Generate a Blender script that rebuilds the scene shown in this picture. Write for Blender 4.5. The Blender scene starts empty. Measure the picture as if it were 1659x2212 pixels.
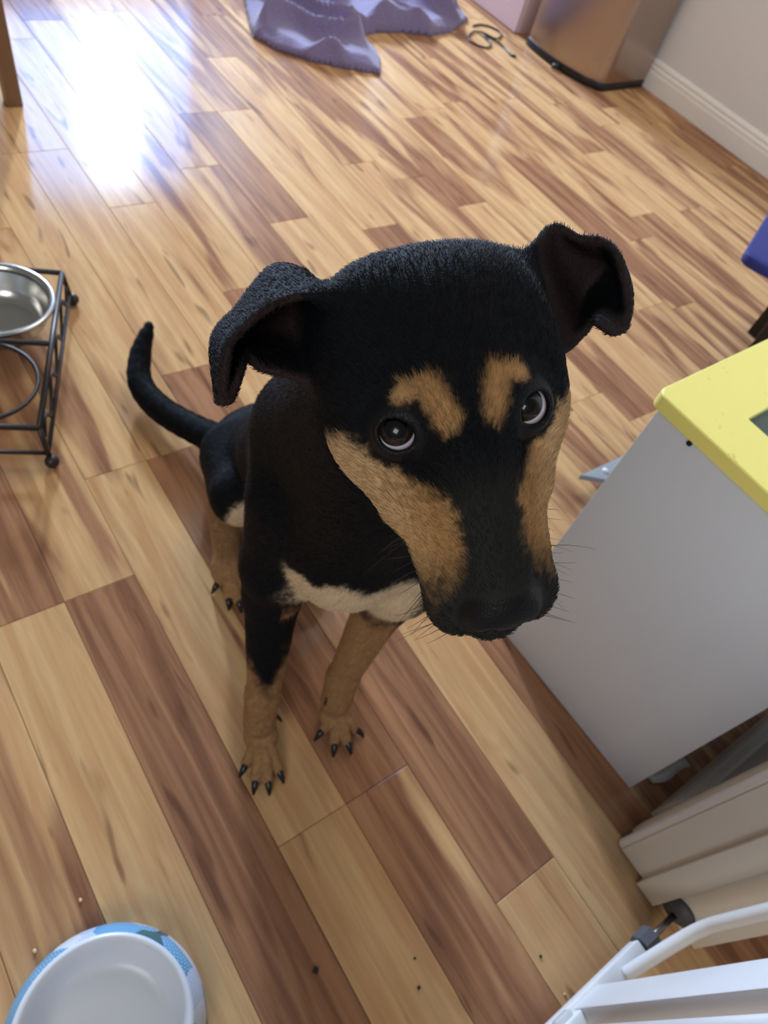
import bpy, bmesh, math, random
import numpy as np
from mathutils import Vector, Matrix

# ------------------------------------------------------------------ camera, world, light
sc = bpy.context.scene
COL = sc.collection
CAM_H = 1.08
FPX = 1564.21
# camera axes in the room: X along the plank ends, Y along the planks, Z up
CR = np.array([[0.80763, -0.33517, 0.48517], [-0.54409, -0.74081, 0.39392], [0.22739, -0.58212, -0.78066]])
cd = bpy.data.cameras.new('camera')
cd.sensor_fit = 'HORIZONTAL'; cd.sensor_width = 36.0; cd.lens = 36.0 * FPX / 1659.0
cd.clip_start = 0.02
cd.dof.use_dof = True; cd.dof.focus_distance = 0.385; cd.dof.aperture_fstop = 17.0
cam = bpy.data.objects.new('camera', cd); COL.objects.link(cam)
mw = Matrix.Identity(4)
for r in range(3):
    mw[r][0] = CR[r, 0]; mw[r][1] = -CR[r, 1]; mw[r][2] = -CR[r, 2]
mw[2][3] = CAM_H
cam.matrix_world = mw
sc.camera = cam

world = bpy.data.worlds.new('world'); sc.world = world; world.use_nodes = True
bg = world.node_tree.nodes['Background']
bg.inputs[0].default_value = (1.0, 0.96, 0.92, 1); bg.inputs[1].default_value = 0.18

def area(name, loc, target, sx, sy, color, power, spread=180):
    l = bpy.data.lights.new(name, 'AREA'); l.shape = 'RECTANGLE'; l.size = sx; l.size_y = sy
    l.color = color; l.energy = power; l.spread = math.radians(spread)
    o = bpy.data.objects.new(name, l); COL.objects.link(o); o.location = loc
    d = Vector(target) - Vector(loc)
    o.rotation_euler = d.to_track_quat('-Z', 'Y').to_euler()
    return o
WIN = (2.19, 6.04, 2.18)
area('window_daylight', WIN, (WIN[0], 0.0, WIN[2]), 0.23, 0.60, (0.82, 0.92, 1.0), 340)
area('ceiling_light', (1.45, 1.75, 2.42), (1.45, 1.75, 0), 1.0, 1.0, (1.0, 0.86, 0.72), 25)
area('hall_light', (-1.5, -0.9, 2.1), (0.6, 0.0, 0.4), 1.0, 1.0, (0.99, 0.97, 0.94), 29)

sc.view_settings.view_transform = 'Standard'; sc.view_settings.look = 'None'
sc.view_settings.exposure = -0.04; sc.view_settings.gamma = 1.0
sc.view_settings.use_curve_mapping = False

random.seed(7); rng = np.random.default_rng(7)

# ------------------------------------------------------------------ helpers
def at(u, v, z=0.0):
    """the place in the room, at height z, that the survey line u, v meets"""
    d = CR @ np.array([u - 829.5, v - 1106.0, FPX])
    t = (z - CAM_H) / d[2]
    return np.array([d[0] * t, d[1] * t, z])

def lin(r, g, b):
    f = lambda c: (c / 255 / 12.92) if c / 255 <= 0.04045 else ((c / 255 + 0.055) / 1.055) ** 2.4
    return (f(r), f(g), f(b), 1)

def new_mat(name):
    m = bpy.data.materials.new(name); m.use_nodes = True
    return m, m.node_tree, m.node_tree.nodes['Principled BSDF']

def plain(name, col, rough=0.5, metal=0.0, spec=0.5, bump=0.0, bscale=200.0, var=0.0, vscale=30.0, coat=0.0):
    m, nt, b = new_mat(name)
    b.inputs['Roughness'].default_value = rough; b.inputs['Metallic'].default_value = metal
    b.inputs['Specular IOR Level'].default_value = spec; b.inputs['Coat Weight'].default_value = coat
    b.inputs['Base Color'].default_value = col
    if var > 0:
        tc = nt.nodes.new('ShaderNodeTexCoord'); n = nt.nodes.new('ShaderNodeTexNoise')
        n.inputs['Scale'].default_value = vscale; n.inputs['Detail'].default_value = 4
        nt.links.new(tc.outputs['Object'], n.inputs['Vector'])
        mx = nt.nodes.new('ShaderNodeMix'); mx.data_type = 'RGBA'
        mx.inputs[6].default_value = tuple(c * (1 - var) for c in col[:3]) + (1,)
        mx.inputs[7].default_value = tuple(min(1, c * (1 + var)) for c in col[:3]) + (1,)
        nt.links.new(n.outputs['Fac'], mx.inputs[0]); nt.links.new(mx.outputs[2], b.inputs['Base Color'])
    if bump > 0:
        tc = nt.nodes.new('ShaderNodeTexCoord'); n = nt.nodes.new('ShaderNodeTexNoise')
        n.inputs['Scale'].default_value = bscale; n.inputs['Detail'].default_value = 3
        nt.links.new(tc.outputs['Object'], n.inputs['Vector'])
        bp = nt.nodes.new('ShaderNodeBump'); bp.inputs['Strength'].default_value = bump; bp.inputs['Distance'].default_value = 0.002
        nt.links.new(n.outputs['Fac'], bp.inputs['Height']); nt.links.new(bp.outputs['Normal'], b.inputs['Normal'])
    return m

def put(o, parent=None, label=None, cat=None, group=None, kind=None):
    if o.name not in COL.objects: COL.objects.link(o)
    if parent is not None:
        o.parent = parent
        o.matrix_parent_inverse = Matrix.Translation(-Vector(parent['base'])) if 'base' in parent else Matrix.Identity(4)
    if label: o['label'] = label
    if cat: o['category'] = cat
    if group: o['group'] = group
    if kind: o['kind'] = kind
    return o

def mesh(name, verts, faces, mat, parent=None, smooth=False, **kw):
    me = bpy.data.meshes.new(name)
    me.from_pydata([tuple(v) for v in verts], [], [tuple(f) for f in faces]); me.update()
    if mat: me.materials.append(mat)
    if smooth: me.polygons.foreach_set('use_smooth', [True] * len(me.polygons))
    o = bpy.data.objects.new(name, me)
    return put(o, parent, **kw)

def from_bm(name, bm, mat, parent=None, smooth=False, **kw):
    bmesh.ops.recalc_face_normals(bm, faces=bm.faces)
    me = bpy.data.meshes.new(name); bm.to_mesh(me); bm.free()
    if mat: me.materials.append(mat)
    if smooth:
        me.polygons.foreach_set('use_smooth', [True] * len(me.polygons))
        try: me.set_sharp_from_angle(angle=math.radians(35))
        except Exception: pass
    return put(bpy.data.objects.new(name, me), parent, **kw)

def empty(name, loc, **kw):
    o = bpy.data.objects.new(name, None); o.location = loc; o.empty_display_size = 0.05
    o['base'] = [float(c) for c in loc]
    return put(o, **kw)

def box_bm(cx, sx, rot=None, bevel=0.0, seg=2):
    bm = bmesh.new(); bmesh.ops.create_cube(bm, size=1)
    bmesh.ops.scale(bm, vec=Vector(sx), verts=bm.verts)
    if bevel > 0: bmesh.ops.bevel(bm, geom=bm.edges[:] , offset=bevel, segments=seg, profile=0.5, affect='EDGES')
    if rot is not None: bmesh.ops.rotate(bm, cent=(0, 0, 0), matrix=rot, verts=bm.verts)
    bmesh.ops.translate(bm, vec=Vector(cx), verts=bm.verts)
    return bm

def box(name, lo, hi, mat, parent=None, bevel=0.0, seg=2, **kw):
    lo = Vector(lo); hi = Vector(hi)
    return from_bm(name, box_bm((lo + hi) / 2, hi - lo, None, bevel, seg), mat, parent, smooth=bevel > 0, **kw)

def prism(name, poly, z0, z1, mat, parent=None, bevel=0.0, **kw):
    bm = bmesh.new()
    vs = [bm.verts.new((p[0], p[1], z0)) for p in poly]
    f = bm.faces.new(vs)
    r = bmesh.ops.extrude_face_region(bm, geom=[f])
    bmesh.ops.translate(bm, vec=(0, 0, z1 - z0), verts=[g for g in r['geom'] if isinstance(g, bmesh.types.BMVert)])
    if bevel > 0:
        es = [e for e in bm.edges if abs(e.verts[0].co.z - e.verts[1].co.z) < 1e-6]
        bmesh.ops.bevel(bm, geom=es, offset=bevel, segments=2, profile=0.5, affect='EDGES')
    return from_bm(name, bm, mat, parent, smooth=bevel > 0, **kw)

def smooth_path(pts, n):
    """Catmull-Rom through the points"""
    P = [np.array(p, float) for p in pts]; P = [2 * P[0] - P[1]] + P + [2 * P[-1] - P[-2]]
    out = []
    for i in range(1, len(P) - 2):
        for k in range(n):
            t = k / n; a, b, c, d = P[i - 1], P[i], P[i + 1], P[i + 2]
            out.append(0.5 * ((2 * b) + (c - a) * t + (2 * a - 5 * b + 4 * c - d) * t * t + (3 * b - a - 3 * c + d) * t ** 3))
    out.append(P[-2]); return out

def sweep(pts, rad, n=8, closed=False, cap=True, square=False):
    P = [Vector(p) for p in pts]; N = len(P); R = rad if hasattr(rad, '__len__') else [rad] * N
    verts, faces = [], []
    T0 = (P[1] - P[0]).normalized()
    up = Vector((0, 0, 1)) if abs(T0.z) < 0.9 else Vector((0, 1, 0))
    nrm = (up - T0 * up.dot(T0)).normalized()
    for i in range(N):
        a = P[(i - 1) % N] if (closed or i > 0) else P[i]; b = P[(i + 1) % N] if (closed or i < N - 1) else P[i]
        T = (b - a).normalized(); nrm = (nrm - T * nrm.dot(T)).normalized(); bn = T.cross(nrm)
        for k in range(n):
            th = 2 * math.pi * (k + (0.5 if square else 0)) / n
            verts.append(P[i] + (nrm * math.cos(th) + bn * math.sin(th)) * R[i])
    for i in range(N if closed else N - 1):
        for k in range(n):
            j = (i + 1) % N
            faces.append((i * n + k, i * n + (k + 1) % n, j * n + (k + 1) % n, j * n + k))
    if cap and not closed:
        faces.append(tuple(range(n))[::-1]); faces.append(tuple((N - 1) * n + k for k in range(n)))
    return verts, faces

def tube(name, pts, r, mat, parent=None, n=8, closed=False, **kw):
    v, f = sweep(pts, r, n, closed); return mesh(name, v, f, mat, parent, smooth=True, **kw)

def lathe(name, prof, c, mat, parent=None, n=64, **kw):
    verts, faces = [], []
    for (r, z) in prof:
        for k in range(n):
            th = 2 * math.pi * k / n; verts.append((c[0] + r * math.cos(th), c[1] + r * math.sin(th), c[2] + z))
    for i in range(len(prof) - 1):
        for k in range(n):
            faces.append((i * n + k, i * n + (k + 1) % n, (i + 1) * n + (k + 1) % n, (i + 1) * n + k))
    if prof[0][0] > 1e-5: pass
    return mesh(name, verts, faces, mat, parent, smooth=True, **kw)

def N(nt, t, **kw):
    n = nt.nodes.new(t)
    for k, v in kw.items(): setattr(n, k, v)
    return n

def math_node(nt, op, a, b=None, clamp=False):
    n = nt.nodes.new('ShaderNodeMath'); n.operation = op; n.use_clamp = clamp
    for i, x in enumerate((a, b)):
        if x is None: continue
        if isinstance(x, (int, float)): n.inputs[i].default_value = x
        else: nt.links.new(x, n.inputs[i])
    return n.outputs[0]

def noise_at(nt, x, y, z, scale=1.0, detail=2.0, dist=0.0, rough=0.5):
    c = nt.nodes.new('ShaderNodeCombineXYZ')
    for i, q in enumerate((x, y, z)):
        if isinstance(q, (int, float)): c.inputs[i].default_value = q
        else: nt.links.new(q, c.inputs[i])
    n = nt.nodes.new('ShaderNodeTexNoise'); n.inputs['Scale'].default_value = scale
    n.inputs['Detail'].default_value = detail; n.inputs['Distortion'].default_value = dist
    n.inputs['Roughness'].default_value = rough
    nt.links.new(c.outputs[0], n.inputs['Vector']); return n.outputs['Fac']

def smooth_range(nt, x, lo, hi):
    n = nt.nodes.new('ShaderNodeMapRange'); n.interpolation_type = 'SMOOTHSTEP'
    n.inputs[1].default_value = lo; n.inputs[2].default_value = hi
    nt.links.new(x, n.inputs[0]); return n.outputs[0]

def mixc(nt, f, a, b):
    n = nt.nodes.new('ShaderNodeMix'); n.data_type = 'RGBA'
    if isinstance(f, (int, float)): n.inputs[0].default_value = f
    else: nt.links.new(f, n.inputs[0])
    for i, c in ((6, a), (7, b)):
        if isinstance(c, tuple): n.inputs[i].default_value = c
        else: nt.links.new(c, n.inputs[i])
    return n.outputs[2]

# ------------------------------------------------------------------ materials
def wood_floor():
    m, nt, b = new_mat('laminate')
    geo = N(nt, 'ShaderNodeNewGeometry'); sep = N(nt, 'ShaderNodeSeparateXYZ'); nt.links.new(geo.outputs['Position'], sep.inputs[0])
    x, y = sep.outputs[0], sep.outputs[1]
    s = N(nt, 'ShaderNodeAttribute'); s.attribute_type = 'OBJECT'; s.attribute_name = 'seed'; seed = s.outputs['Fac']
    t = N(nt, 'ShaderNodeAttribute'); t.attribute_type = 'OBJECT'; t.attribute_name = 'tone'; tone = t.outputs['Fac']
    sd = math_node(nt, 'MULTIPLY', seed, 13.7)
    # broad heartwood flames running along the plank
    n1 = noise_at(nt, math_node(nt, 'MULTIPLY', x, 11.5), math_node(nt, 'MULTIPLY', y, 1.3), sd, 1.0, 3.0, 1.1)
    h = math_node(nt, 'ADD', n1, math_node(nt, 'MULTIPLY', math_node(nt, 'SUBTRACT', tone, 0.5), 0.62))
    heart = smooth_range(nt, h, 0.43, 0.57)
    n2 = noise_at(nt, math_node(nt, 'MULTIPLY', x, 46.0), math_node(nt, 'MULTIPLY', y, 2.2), math_node(nt, 'ADD', sd, 5.0), 1.0, 4.0, 0.6, 0.6)
    n3 = noise_at(nt, math_node(nt, 'MULTIPLY', x, 420.0), math_node(nt, 'MULTIPLY', y, 16.0), sd, 1.0, 3.0, 0.0, 0.6)
    n4 = noise_at(nt, math_node(nt, 'MULTIPLY', x, 46.0), math_node(nt, 'MULTIPLY', y, 7.0), math_node(nt, 'ADD', sd, 9.0), 1.0, 1.0, 0.4)
    ring = math_node(nt, 'MULTIPLY', n1, 46.0); ring = math_node(nt, 'SINE', math_node(nt, 'ADD', ring, math_node(nt, 'MULTIPLY', n2, 6.0)))
    sap = mixc(nt, smooth_range(nt, n2, 0.30, 0.72), lin(203, 167, 119), lin(182, 138, 96))
    hrt = mixc(nt, smooth_range(nt, n2, 0.32, 0.70), lin(164, 120, 88), lin(124, 86, 64))
    col = mixc(nt, heart, sap, hrt)
    col = mixc(nt, math_node(nt, 'MULTIPLY', smooth_range(nt, n4, 0.66, 0.76), 0.55), col, lin(78, 50, 38))
    g = math_node(nt, 'ADD', math_node(nt, 'MULTIPLY', n3, 0.22), math_node(nt, 'MULTIPLY', ring, 0.035))
    g = math_node(nt, 'ADD', g, 0.89)
    mul = N(nt, 'ShaderNodeMix'); mul.data_type = 'RGBA'; mul.blend_type = 'MULTIPLY'; mul.inputs[0].default_value = 1
    nt.links.new(col, mul.inputs[6]); cg = N(nt, 'ShaderNodeCombineColor')
    for i in range(3): nt.links.new(g, cg.inputs[i])
    nt.links.new(cg.outputs[0], mul.inputs[7]); nt.links.new(mul.outputs[2], b.inputs['Base Color'])
    b.inputs['Roughness'].default_value = 0.6; b.inputs['Specular IOR Level'].default_value = 0.0
    b.inputs['Coat Weight'].default_value = 0.21; b.inputs['Coat Roughness'].default_value = 0.135
    bp = N(nt, 'ShaderNodeBump'); bp.inputs['Strength'].default_value = 0.012; bp.inputs['Distance'].default_value = 0.001
    nt.links.new(n3, bp.inputs['Height']); nt.links.new(bp.outputs['Normal'], b.inputs['Normal'])
    return m

M_WOOD = wood_floor()
M_SUB = plain('underlay', lin(50, 38, 30), 0.9)
M_WALL = plain('wall_paint', lin(212, 209, 205), 0.85, bump=0.35, bscale=160)
M_TRIM = plain('white_trim', lin(226, 222, 214), 0.4, var=0.03, vscale=12)
M_CASE = plain('chipped_cream_paint', lin(222, 216, 202), 0.45, var=0.06, vscale=9, bump=0.1, bscale=60)
M_GATE = plain('white_powder_coat', lin(226, 226, 224), 0.32, var=0.02)
M_GREYP = plain('grey_plastic', lin(88, 90, 96), 0.35)
M_STEEL = plain('zinc_steel', lin(150, 152, 156), 0.3, 1.0)
M_RUBBER = plain('dark_rubber', lin(70, 68, 70), 0.6)

# ------------------------------------------------------------------ the setting
edges = [-0.0142 + 0.1127 * k for k in range(-14, 4)] + [0.4365 + 0.1172 * (k - 4) for k in range(4, 26)] + [2.949]
K0 = -14
floor = box('floor', (edges[0] - 0.02, -1.6, -0.03), (3.1, 6.22, -0.009), M_SUB, kind='structure', label='warm brown and honey wood laminate plank floor')
known = {0: [0.614], 1: [0.614], 2: [0.130, 0.83], 3: [0.130, 0.83], 4: [-0.093, 1.02], 8: [1.433, 1.964, 0.72], 9: [1.964, 0.95], 5: [0.46], 6: [0.33, 1.22], 7: [0.05, 0.9]}
tones = {(0, -1): 0.12, (0, 0): 0.62, (1, -1): 0.95, (1, 0): 0.5, (2, -1): 0.1, (2, 0): 0.35, (2, 1): 0.45, (3, -1): 0.72, (3, 0): 0.85, (3, 1): 0.3,
         (4, -1): 0.2, (4, 0): 0.85, (4, 1): 0.3, (5, -1): 0.22, (5, 0): 0.25, (6, -1): 0.8, (6, 0): 0.75, (-1, -1): 0.75, (-2, -1): 0.25,
         (8, -1): 0.5, (8, 0): 0.3, (8, 1): 0.8, (8, 2): 0.3, (9, 0): 0.22, (9, 1): 0.55, (7, 0): 0.6}
pl_cache = {}
npl = 0
for i in range(len(edges) - 1):
    k = i + K0
    js = list(known.get(k, []))
    y0, y1 = -1.58, 6.16
    pts = sorted(js)
    if not pts: pts = [random.uniform(-0.2, 0.7)]
    near = list(pts)
    while pts[-1] + 0.65 < y1: pts.append(pts[-1] + random.uniform(0.62, 1.15) * (1.0 if 0 <= k <= 25 else 1.5))
    while pts[0] - 0.9 > y0: pts.insert(0, pts[0] - random.uniform(1.0, 1.25))
    pts = [y0] + [p for p in pts if y0 + 0.2 < p < y1 - 0.2] + [y1]
    for a, bb in zip(pts[:-1], pts[1:]):
        w = edges[i + 1] - edges[i]; L = bb - a
        key = (round(w, 4), round(L, 3))
        if key not in pl_cache:
            g = 0.0004; c = 0.0009; hw, hl = w / 2 - g, L / 2 - g
            v = [(sx * hw, sy * hl, -0.008) for sx, sy in ((-1, -1), (1, -1), (1, 1), (-1, 1))]
            v += [(sx * hw, sy * hl, -0.0006) for sx, sy in ((-1, -1), (1, -1), (1, 1), (-1, 1))]
            v += [(sx * (hw - c), sy * (hl - c), 0) for sx, sy in ((-1, -1), (1, -1), (1, 1), (-1, 1))]
            f = [(8, 9, 10, 11)] + [(q, (q + 1) % 4, 4 + (q + 1) % 4, 4 + q) for q in range(4)] + [(4 + q, 4 + (q + 1) % 4, 8 + (q + 1) % 4, 8 + q) for q in range(4)]
            me = bpy.data.meshes.new('plank'); me.from_pydata(v, [], f); me.update(); me.materials.append(M_WOOD); pl_cache[key] = me
        o = bpy.data.objects.new('plank', pl_cache[key]); o.location = ((edges[i] + edges[i + 1]) / 2, (a + bb) / 2, 0)
        COL.objects.link(o); o.parent = floor
        o['seed'] = random.random() * 10
        n_after = sum(1 for q in near if (a + bb) / 2 > q) - 1
        tn = tones.get((k, n_after))
        o['tone'] = float(tn if tn is not None else random.choice([0.3, 0.38, 0.45, 0.5, 0.56, 0.66]))
        npl += 1

wall_right = box('wall_right', (2.95, -0.30, -0.02), (3.07, 6.22, 3.0), M_WALL, kind='structure', label='pale grey textured wall behind the steel bin')
# moulded baseboard
prof = [(0, 0), (0.0165, 0), (0.0165, 0.060), (0.0145, 0.066), (0.0145, 0.078), (0.010, 0.084), (0.011, 0.094), (0.005, 0.104), (0, 0.106)]
def profile_run(name, prof, p0, p1, out, mat, **kw):
    p0 = Vector(p0); p1 = Vector(p1); out = Vector(out)
    v = [p + out * q[0] + Vector((0, 0, q[1])) for p in (p0, p1) for q in prof]
    n = len(prof); f = [(i, (i + 1) % n, n + (i + 1) % n, n + i) for i in range(n)] + [tuple(range(n))[::-1], tuple(range(n, 2 * n))]
    return mesh(name, v, f, mat, **kw)
profile_run('baseboard_right', prof, (2.95, -0.148, 0), (2.95, 6.08, 0), (-1, 0, 0), M_TRIM, kind='structure', label='white moulded baseboard along the grey wall')
# doorway wall with its end jamb
wall_near = box('wall_near', (0.668, -0.285, 0.0), (2.95, -0.148, 3.0), M_WALL, kind='structure', label='wall beside the doorway behind the table')
profile_run('baseboard_near', prof, (0.74, -0.148, 0), (2.93, -0.148, 0), (0, 1, 0), M_TRIM, kind='structure', label='white baseboard behind the table')
def vertical_run(name, poly, z0, z1, mat, **kw):
    return prism(name, poly, z0, z1, mat, **kw)
# casing on the room side: stepped moulding
vertical_run('trim_1', [(0.655, -0.149), (0.728, -0.149), (0.728, -0.139), (0.716, -0.1335), (0.700, -0.1320), (0.690, -0.1325), (0.686, -0.1355), (0.672, -0.1325), (0.662, -0.1310), (0.656, -0.1335), (0.6535, -0.139)], 0.006, 2.1, M_CASE, kind='structure', label='white moulded door casing beside the grey and yellow table')
vertical_run('trim_2', [(0.650, -0.1425), (0.669, -0.1425), (0.669, -0.296), (0.650, -0.296)], 0.010, 2.08, M_CASE, bevel=0.001, kind='structure', label='cream painted door jamb with chipped edges')
vertical_run('trim_3', [(0.638, -0.189), (0.6505, -0.189), (0.6505, -0.224), (0.638, -0.224)], 0.006, 2.08, M_CASE, bevel=0.001, kind='structure', label='cream painted door stop strip on the jamb')
vertical_run('trim_4', [(0.656, -0.285), (0.728, -0.285), (0.728, -0.296), (0.700, -0.304), (0.668, -0.304), (0.656, -0.298)], 0.006, 2.1, M_CASE, kind='structure', label='door casing on the far side of the jamb')
# far wall with the window the light comes through
M_FRAME = plain('window_white', lin(230, 230, 228), 0.4)
wx0, wx1, wz0, wz1 = WIN[0] - 0.72, WIN[0] + 0.72, WIN[2] - 0.72, WIN[2] + 0.72
bm = bmesh.new()
for (a, b2, c, d) in ((-1.6, wx0, 0, 3.0), (wx1, 3.07, 0, 3.0), (wx0, wx1, 0, wz0), (wx0, wx1, wz1, 3.0)):
    q = box_bm(((a + b2) / 2, 6.13, (c + d) / 2), (b2 - a, 0.06, d - c)); me = bpy.data.meshes.new('tmp'); q.to_mesh(me); q.free(); bm.from_mesh(me); bpy.data.meshes.remove(me)
from_bm('wall_far', bm, M_WALL, kind='structure', label='wall with the window at the end of the room')
wf = empty('window_1', (WIN[0], 6.1, wz0), kind='structure', label='tall window at the end of the room')
for nm, lo, hi in (('window_frame', (wx0 - .04, 6.08, wz0 - .04), (wx0, 6.14, wz1 + .04)), ('window_frame', (wx1, 6.08, wz0 - .04), (wx1 + .04, 6.14, wz1 + .04)),
                   ('window_frame', (wx0 - .04, 6.08, wz1), (wx1 + .04, 6.14, wz1 + .04)), ('window_sill', (wx0 - .06, 6.05, wz0 - .05), (wx1 + .06, 6.22, wz0 - .015))):
    box(nm, lo, hi, M_FRAME, wf)
M_SKY = bpy.data.materials.new('bright_sky_pane'); M_SKY.use_nodes = True
_nt = M_SKY.node_tree; _nt.nodes.remove(_nt.nodes['Principled BSDF']); _em = _nt.nodes.new('ShaderNodeEmission')
_em.inputs[0].default_value = (0.17, 0.43, 1.0, 1); _em.inputs[1].default_value = 46.0
_nt.links.new(_em.outputs[0], _nt.nodes['Material Output'].inputs[0])
mesh('pane', [(wx0, 6.10, wz0), (wx1, 6.10, wz0), (wx1, 6.10, wz1), (wx0, 6.10, wz1)], [(0, 1, 2, 3)], M_SKY, wf, label='window pane full of bright sky')

# ------------------------------------------------------------------ activity table
M_LAM = plain('white_laminate', lin(206, 209, 214), 0.45, var=0.02, vscale=4)
M_YEL = None
def yellow_mat():
    m, nt, b = new_mat('yellow_laminate')
    tc = N(nt, 'ShaderNodeTexCoord'); sep = N(nt, 'ShaderNodeSeparateXYZ'); nt.links.new(tc.outputs['Object'], sep.inputs[0])
    n = noise_at(nt, sep.outputs[0], sep.outputs[1], 0.3, 42, 4, 0.3)
    n2 = noise_at(nt, sep.outputs[0], sep.outputs[1], 4.3, 120, 3, 0.8)
    st = math_node(nt, 'MULTIPLY', smooth_range(nt, n, 0.62, 0.74), smooth_range(nt, n2, 0.44, 0.7))
    gn = N(nt, 'ShaderNodeNewGeometry'); gs_ = N(nt, 'ShaderNodeSeparateXYZ'); nt.links.new(gn.outputs['True Normal'], gs_.inputs[0])
    st = math_node(nt, 'MULTIPLY', st, math_node(nt, 'GREATER_THAN', gs_.outputs[2], 0.9))
    col = mixc(nt, math_node(nt, 'MULTIPLY', st, 0.6), lin(236, 224, 124), lin(176, 150, 70))
    nt.links.new(col, b.inputs['Base Color']); b.inputs['Roughness'].default_value = 0.42
    return m
M_YEL = yellow_mat()
M_REC = plain('grey_green_board', lin(82, 96, 92), 0.6, var=0.05)
M_HOLE = plain('black_bolt_hole', lin(14, 14, 15), 0.6)
tb = empty('activity_table', (1.0, 0.09, 0), label='childs table with yellow top, grey inset and pale grey side panel', cat='table')
ax = Vector((0.735 - 0.7215, -0.085 - 0.252, 0)).normalized()      # along the side panel, towards the doorway wall
ang = math.atan2(ax.y, ax.x)
rotT = Matrix.Rotation(ang + math.pi / 2, 3, 'Z')
pc = Vector(((0.7375 + 0.7200) / 2, (-0.085 + 0.252) / 2, 0))
side = rotT @ Vector((1, 0, 0))
LEN = (Vector((0.7375, -0.085, 0)) - Vector((0.7200, 0.252, 0))).length
DX = 0.52
for q in (0.009, DX):
    c = pc + side * q + Vector((0, 0, 0.2795))
    from_bm('side_panel', box_bm(c, (0.018, LEN, 0.557), rotT, 0.0012), M_LAM, tb, smooth=True)
# top: yellow frame around a recessed board
T0, T1 = 0.557, 0.5765
cen = pc + side * (DX / 2 + 0.0045)
hx, hy = DX / 2 + 0.012, LEN / 2 + 0.012
def rounded(hx, hy, r, n=6):
    out = []
    for cx, cy, a0 in ((hx - r, hy - r, 0), (-hx + r, hy - r, 90), (-hx + r, -hy + r, 180), (hx - r, -hy + r, 270)):
        for k in range(n + 1):
            a = math.radians(a0 + 90 * k / n); out.append((cx + r * math.cos(a), cy + r * math.sin(a)))
    return out
outer = rounded(hx, hy, 0.014); nO = len(outer)
ix, iy = hx - 0.078, hy - 0.083
inner = rounded(ix, iy, 0.0025)
bm = bmesh.new()
def ring(pts, z): return [bm.verts.new(cen + rotT @ Vector((p[0], p[1], 0)) + Vector((0, 0, z))) for p in pts]
outer = [(p[0], p[1] - (0.035 if p[1] < 0 else 0)) for p in outer]  # out-of-view back edge stretched towards the wall to shade the gap below
o0, o1, o2 = ring(outer, T0), ring(outer, T1 - 0.0015), ring([(p[0] * (1 - 0.0015 / hx), p[1] * (1 - 0.0015 / hy)) for p in outer], T1)
i1, i0 = ring(inner, T1), ring(inner, T0)
for A, B in ((o0, o1), (o1, o2), (o2, i1), (i1, i0), (i0, o0)):
    for k in range(nO): bm.faces.new((A[k], A[(k + 1) % nO], B[(k + 1) % nO], B[k]))
from_bm('table_top', bm, M_YEL, tb, smooth=True, label='yellow laminate table top with stains')
bm = bmesh.new(); i0 = ring(inner, T0 + 0.001); i1 = ring(inner, T1 - 0.008)
for k in range(nO): bm.faces.new((i0[k], i0[(k + 1) % nO], i1[(k + 1) % nO], i1[k]))
bm.faces.new(i1); bm.faces.new(i0[::-1])
from_bm('inset_board', bm, M_REC, tb, label='grey green inset board')
for yy, zz in ((0.198, 0.549), (-0.031, 0.052)):
    t = (yy + 0.085) / (0.252 + 0.085); p = Vector((0.7375, -0.085, 0)).lerp(Vector((0.7200, 0.252, 0)), t) + Vector((0, 0, zz))
    v, f = sweep([p - side * 0.0006, p + side * 0.004], 0.0036, 12); mesh('bolt_cap', v, f, M_HOLE, tb, smooth=False)
# unseen panel added to darken the wall gap, and the grey foot plate
c = pc + side * (DX / 2) + rotT @ Vector((0, -LEN / 2 + 0.03, 0)) + Vector((0, 0, 0.281))
from_bm('gap_shade_panel', box_bm(c, (DX - 0.03, 0.014, 0.55), rotT, 0.001), M_LAM, tb, smooth=True)
zf = 0.052
tip = at(1252, 1026, zf); e1 = at(1306, 1036, zf); e2 = at(1346, 984, zf)
d1 = (e1 - tip); d2 = (e2 - tip)
far1 = tip + d1 * 3.4; far2 = tip + d2 * 2.1
prism('foot_plate', [tip[:2] + np.array([0.003, -0.001]), far1[:2], far2[:2]], zf - 0.014, zf, plain('grey_foot', lin(150, 160, 164), 0.4), tb, bevel=0.0008, label='pale grey pointed foot plate')
sp = at(1308, 1016, zf + 0.001)
lathe('screw_cap', [(0.0, 0.003), (0.004, 0.0025), (0.0062, 0.001), (0.0065, -0.001)], sp, plain('white_cap', lin(225, 232, 236), 0.25), tb, n=20)
for q in ((0.30, 0.55), (0.62, 0.3)):
    pp_ = tip + d1 * q[0] * 3 + d2 * q[1]
    lathe('foot_glide', [(0.0, 0.0), (0.009, 0.0), (0.009, zf - 0.014), (0.0, zf - 0.014)], (pp_[0], pp_[1], 0.0), M_RUBBER, tb, n=16)

# bent strip of white plastic on the floor behind the table
a = at(1402, 1683, 0.004); b2 = at(1432, 1678, 0.010); c2 = at(1462, 1655, 0.012); d3 = at(1484, 1648, 0.03)
pts = smooth_path([a, b2, c2, d3], 6)
vv = []
for p in pts: vv += [p + np.array([0.000, 0.012, 0.0]), p + np.array([0.0, -0.008, 0.0]), p + np.array([0, -0.008, 0.003]), p + np.array([0.000, 0.012, 0.003])]
ff = []
for i in range(len(pts) - 1):
    for k in range(4): ff.append((4 * i + k, 4 * i + (k + 1) % 4, 4 * i + 4 + (k + 1) % 4, 4 * i + 4 + k))
ff += [(0, 1, 2, 3), tuple(4 * (len(pts) - 1) + k for k in range(4))]
mesh('plastic_strip', vv, ff, plain('white_plastic', lin(205, 208, 205), 0.35), smooth=True, label='bent scrap of white plastic on the floor behind the table panel', cat='plastic scrap')

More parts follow.
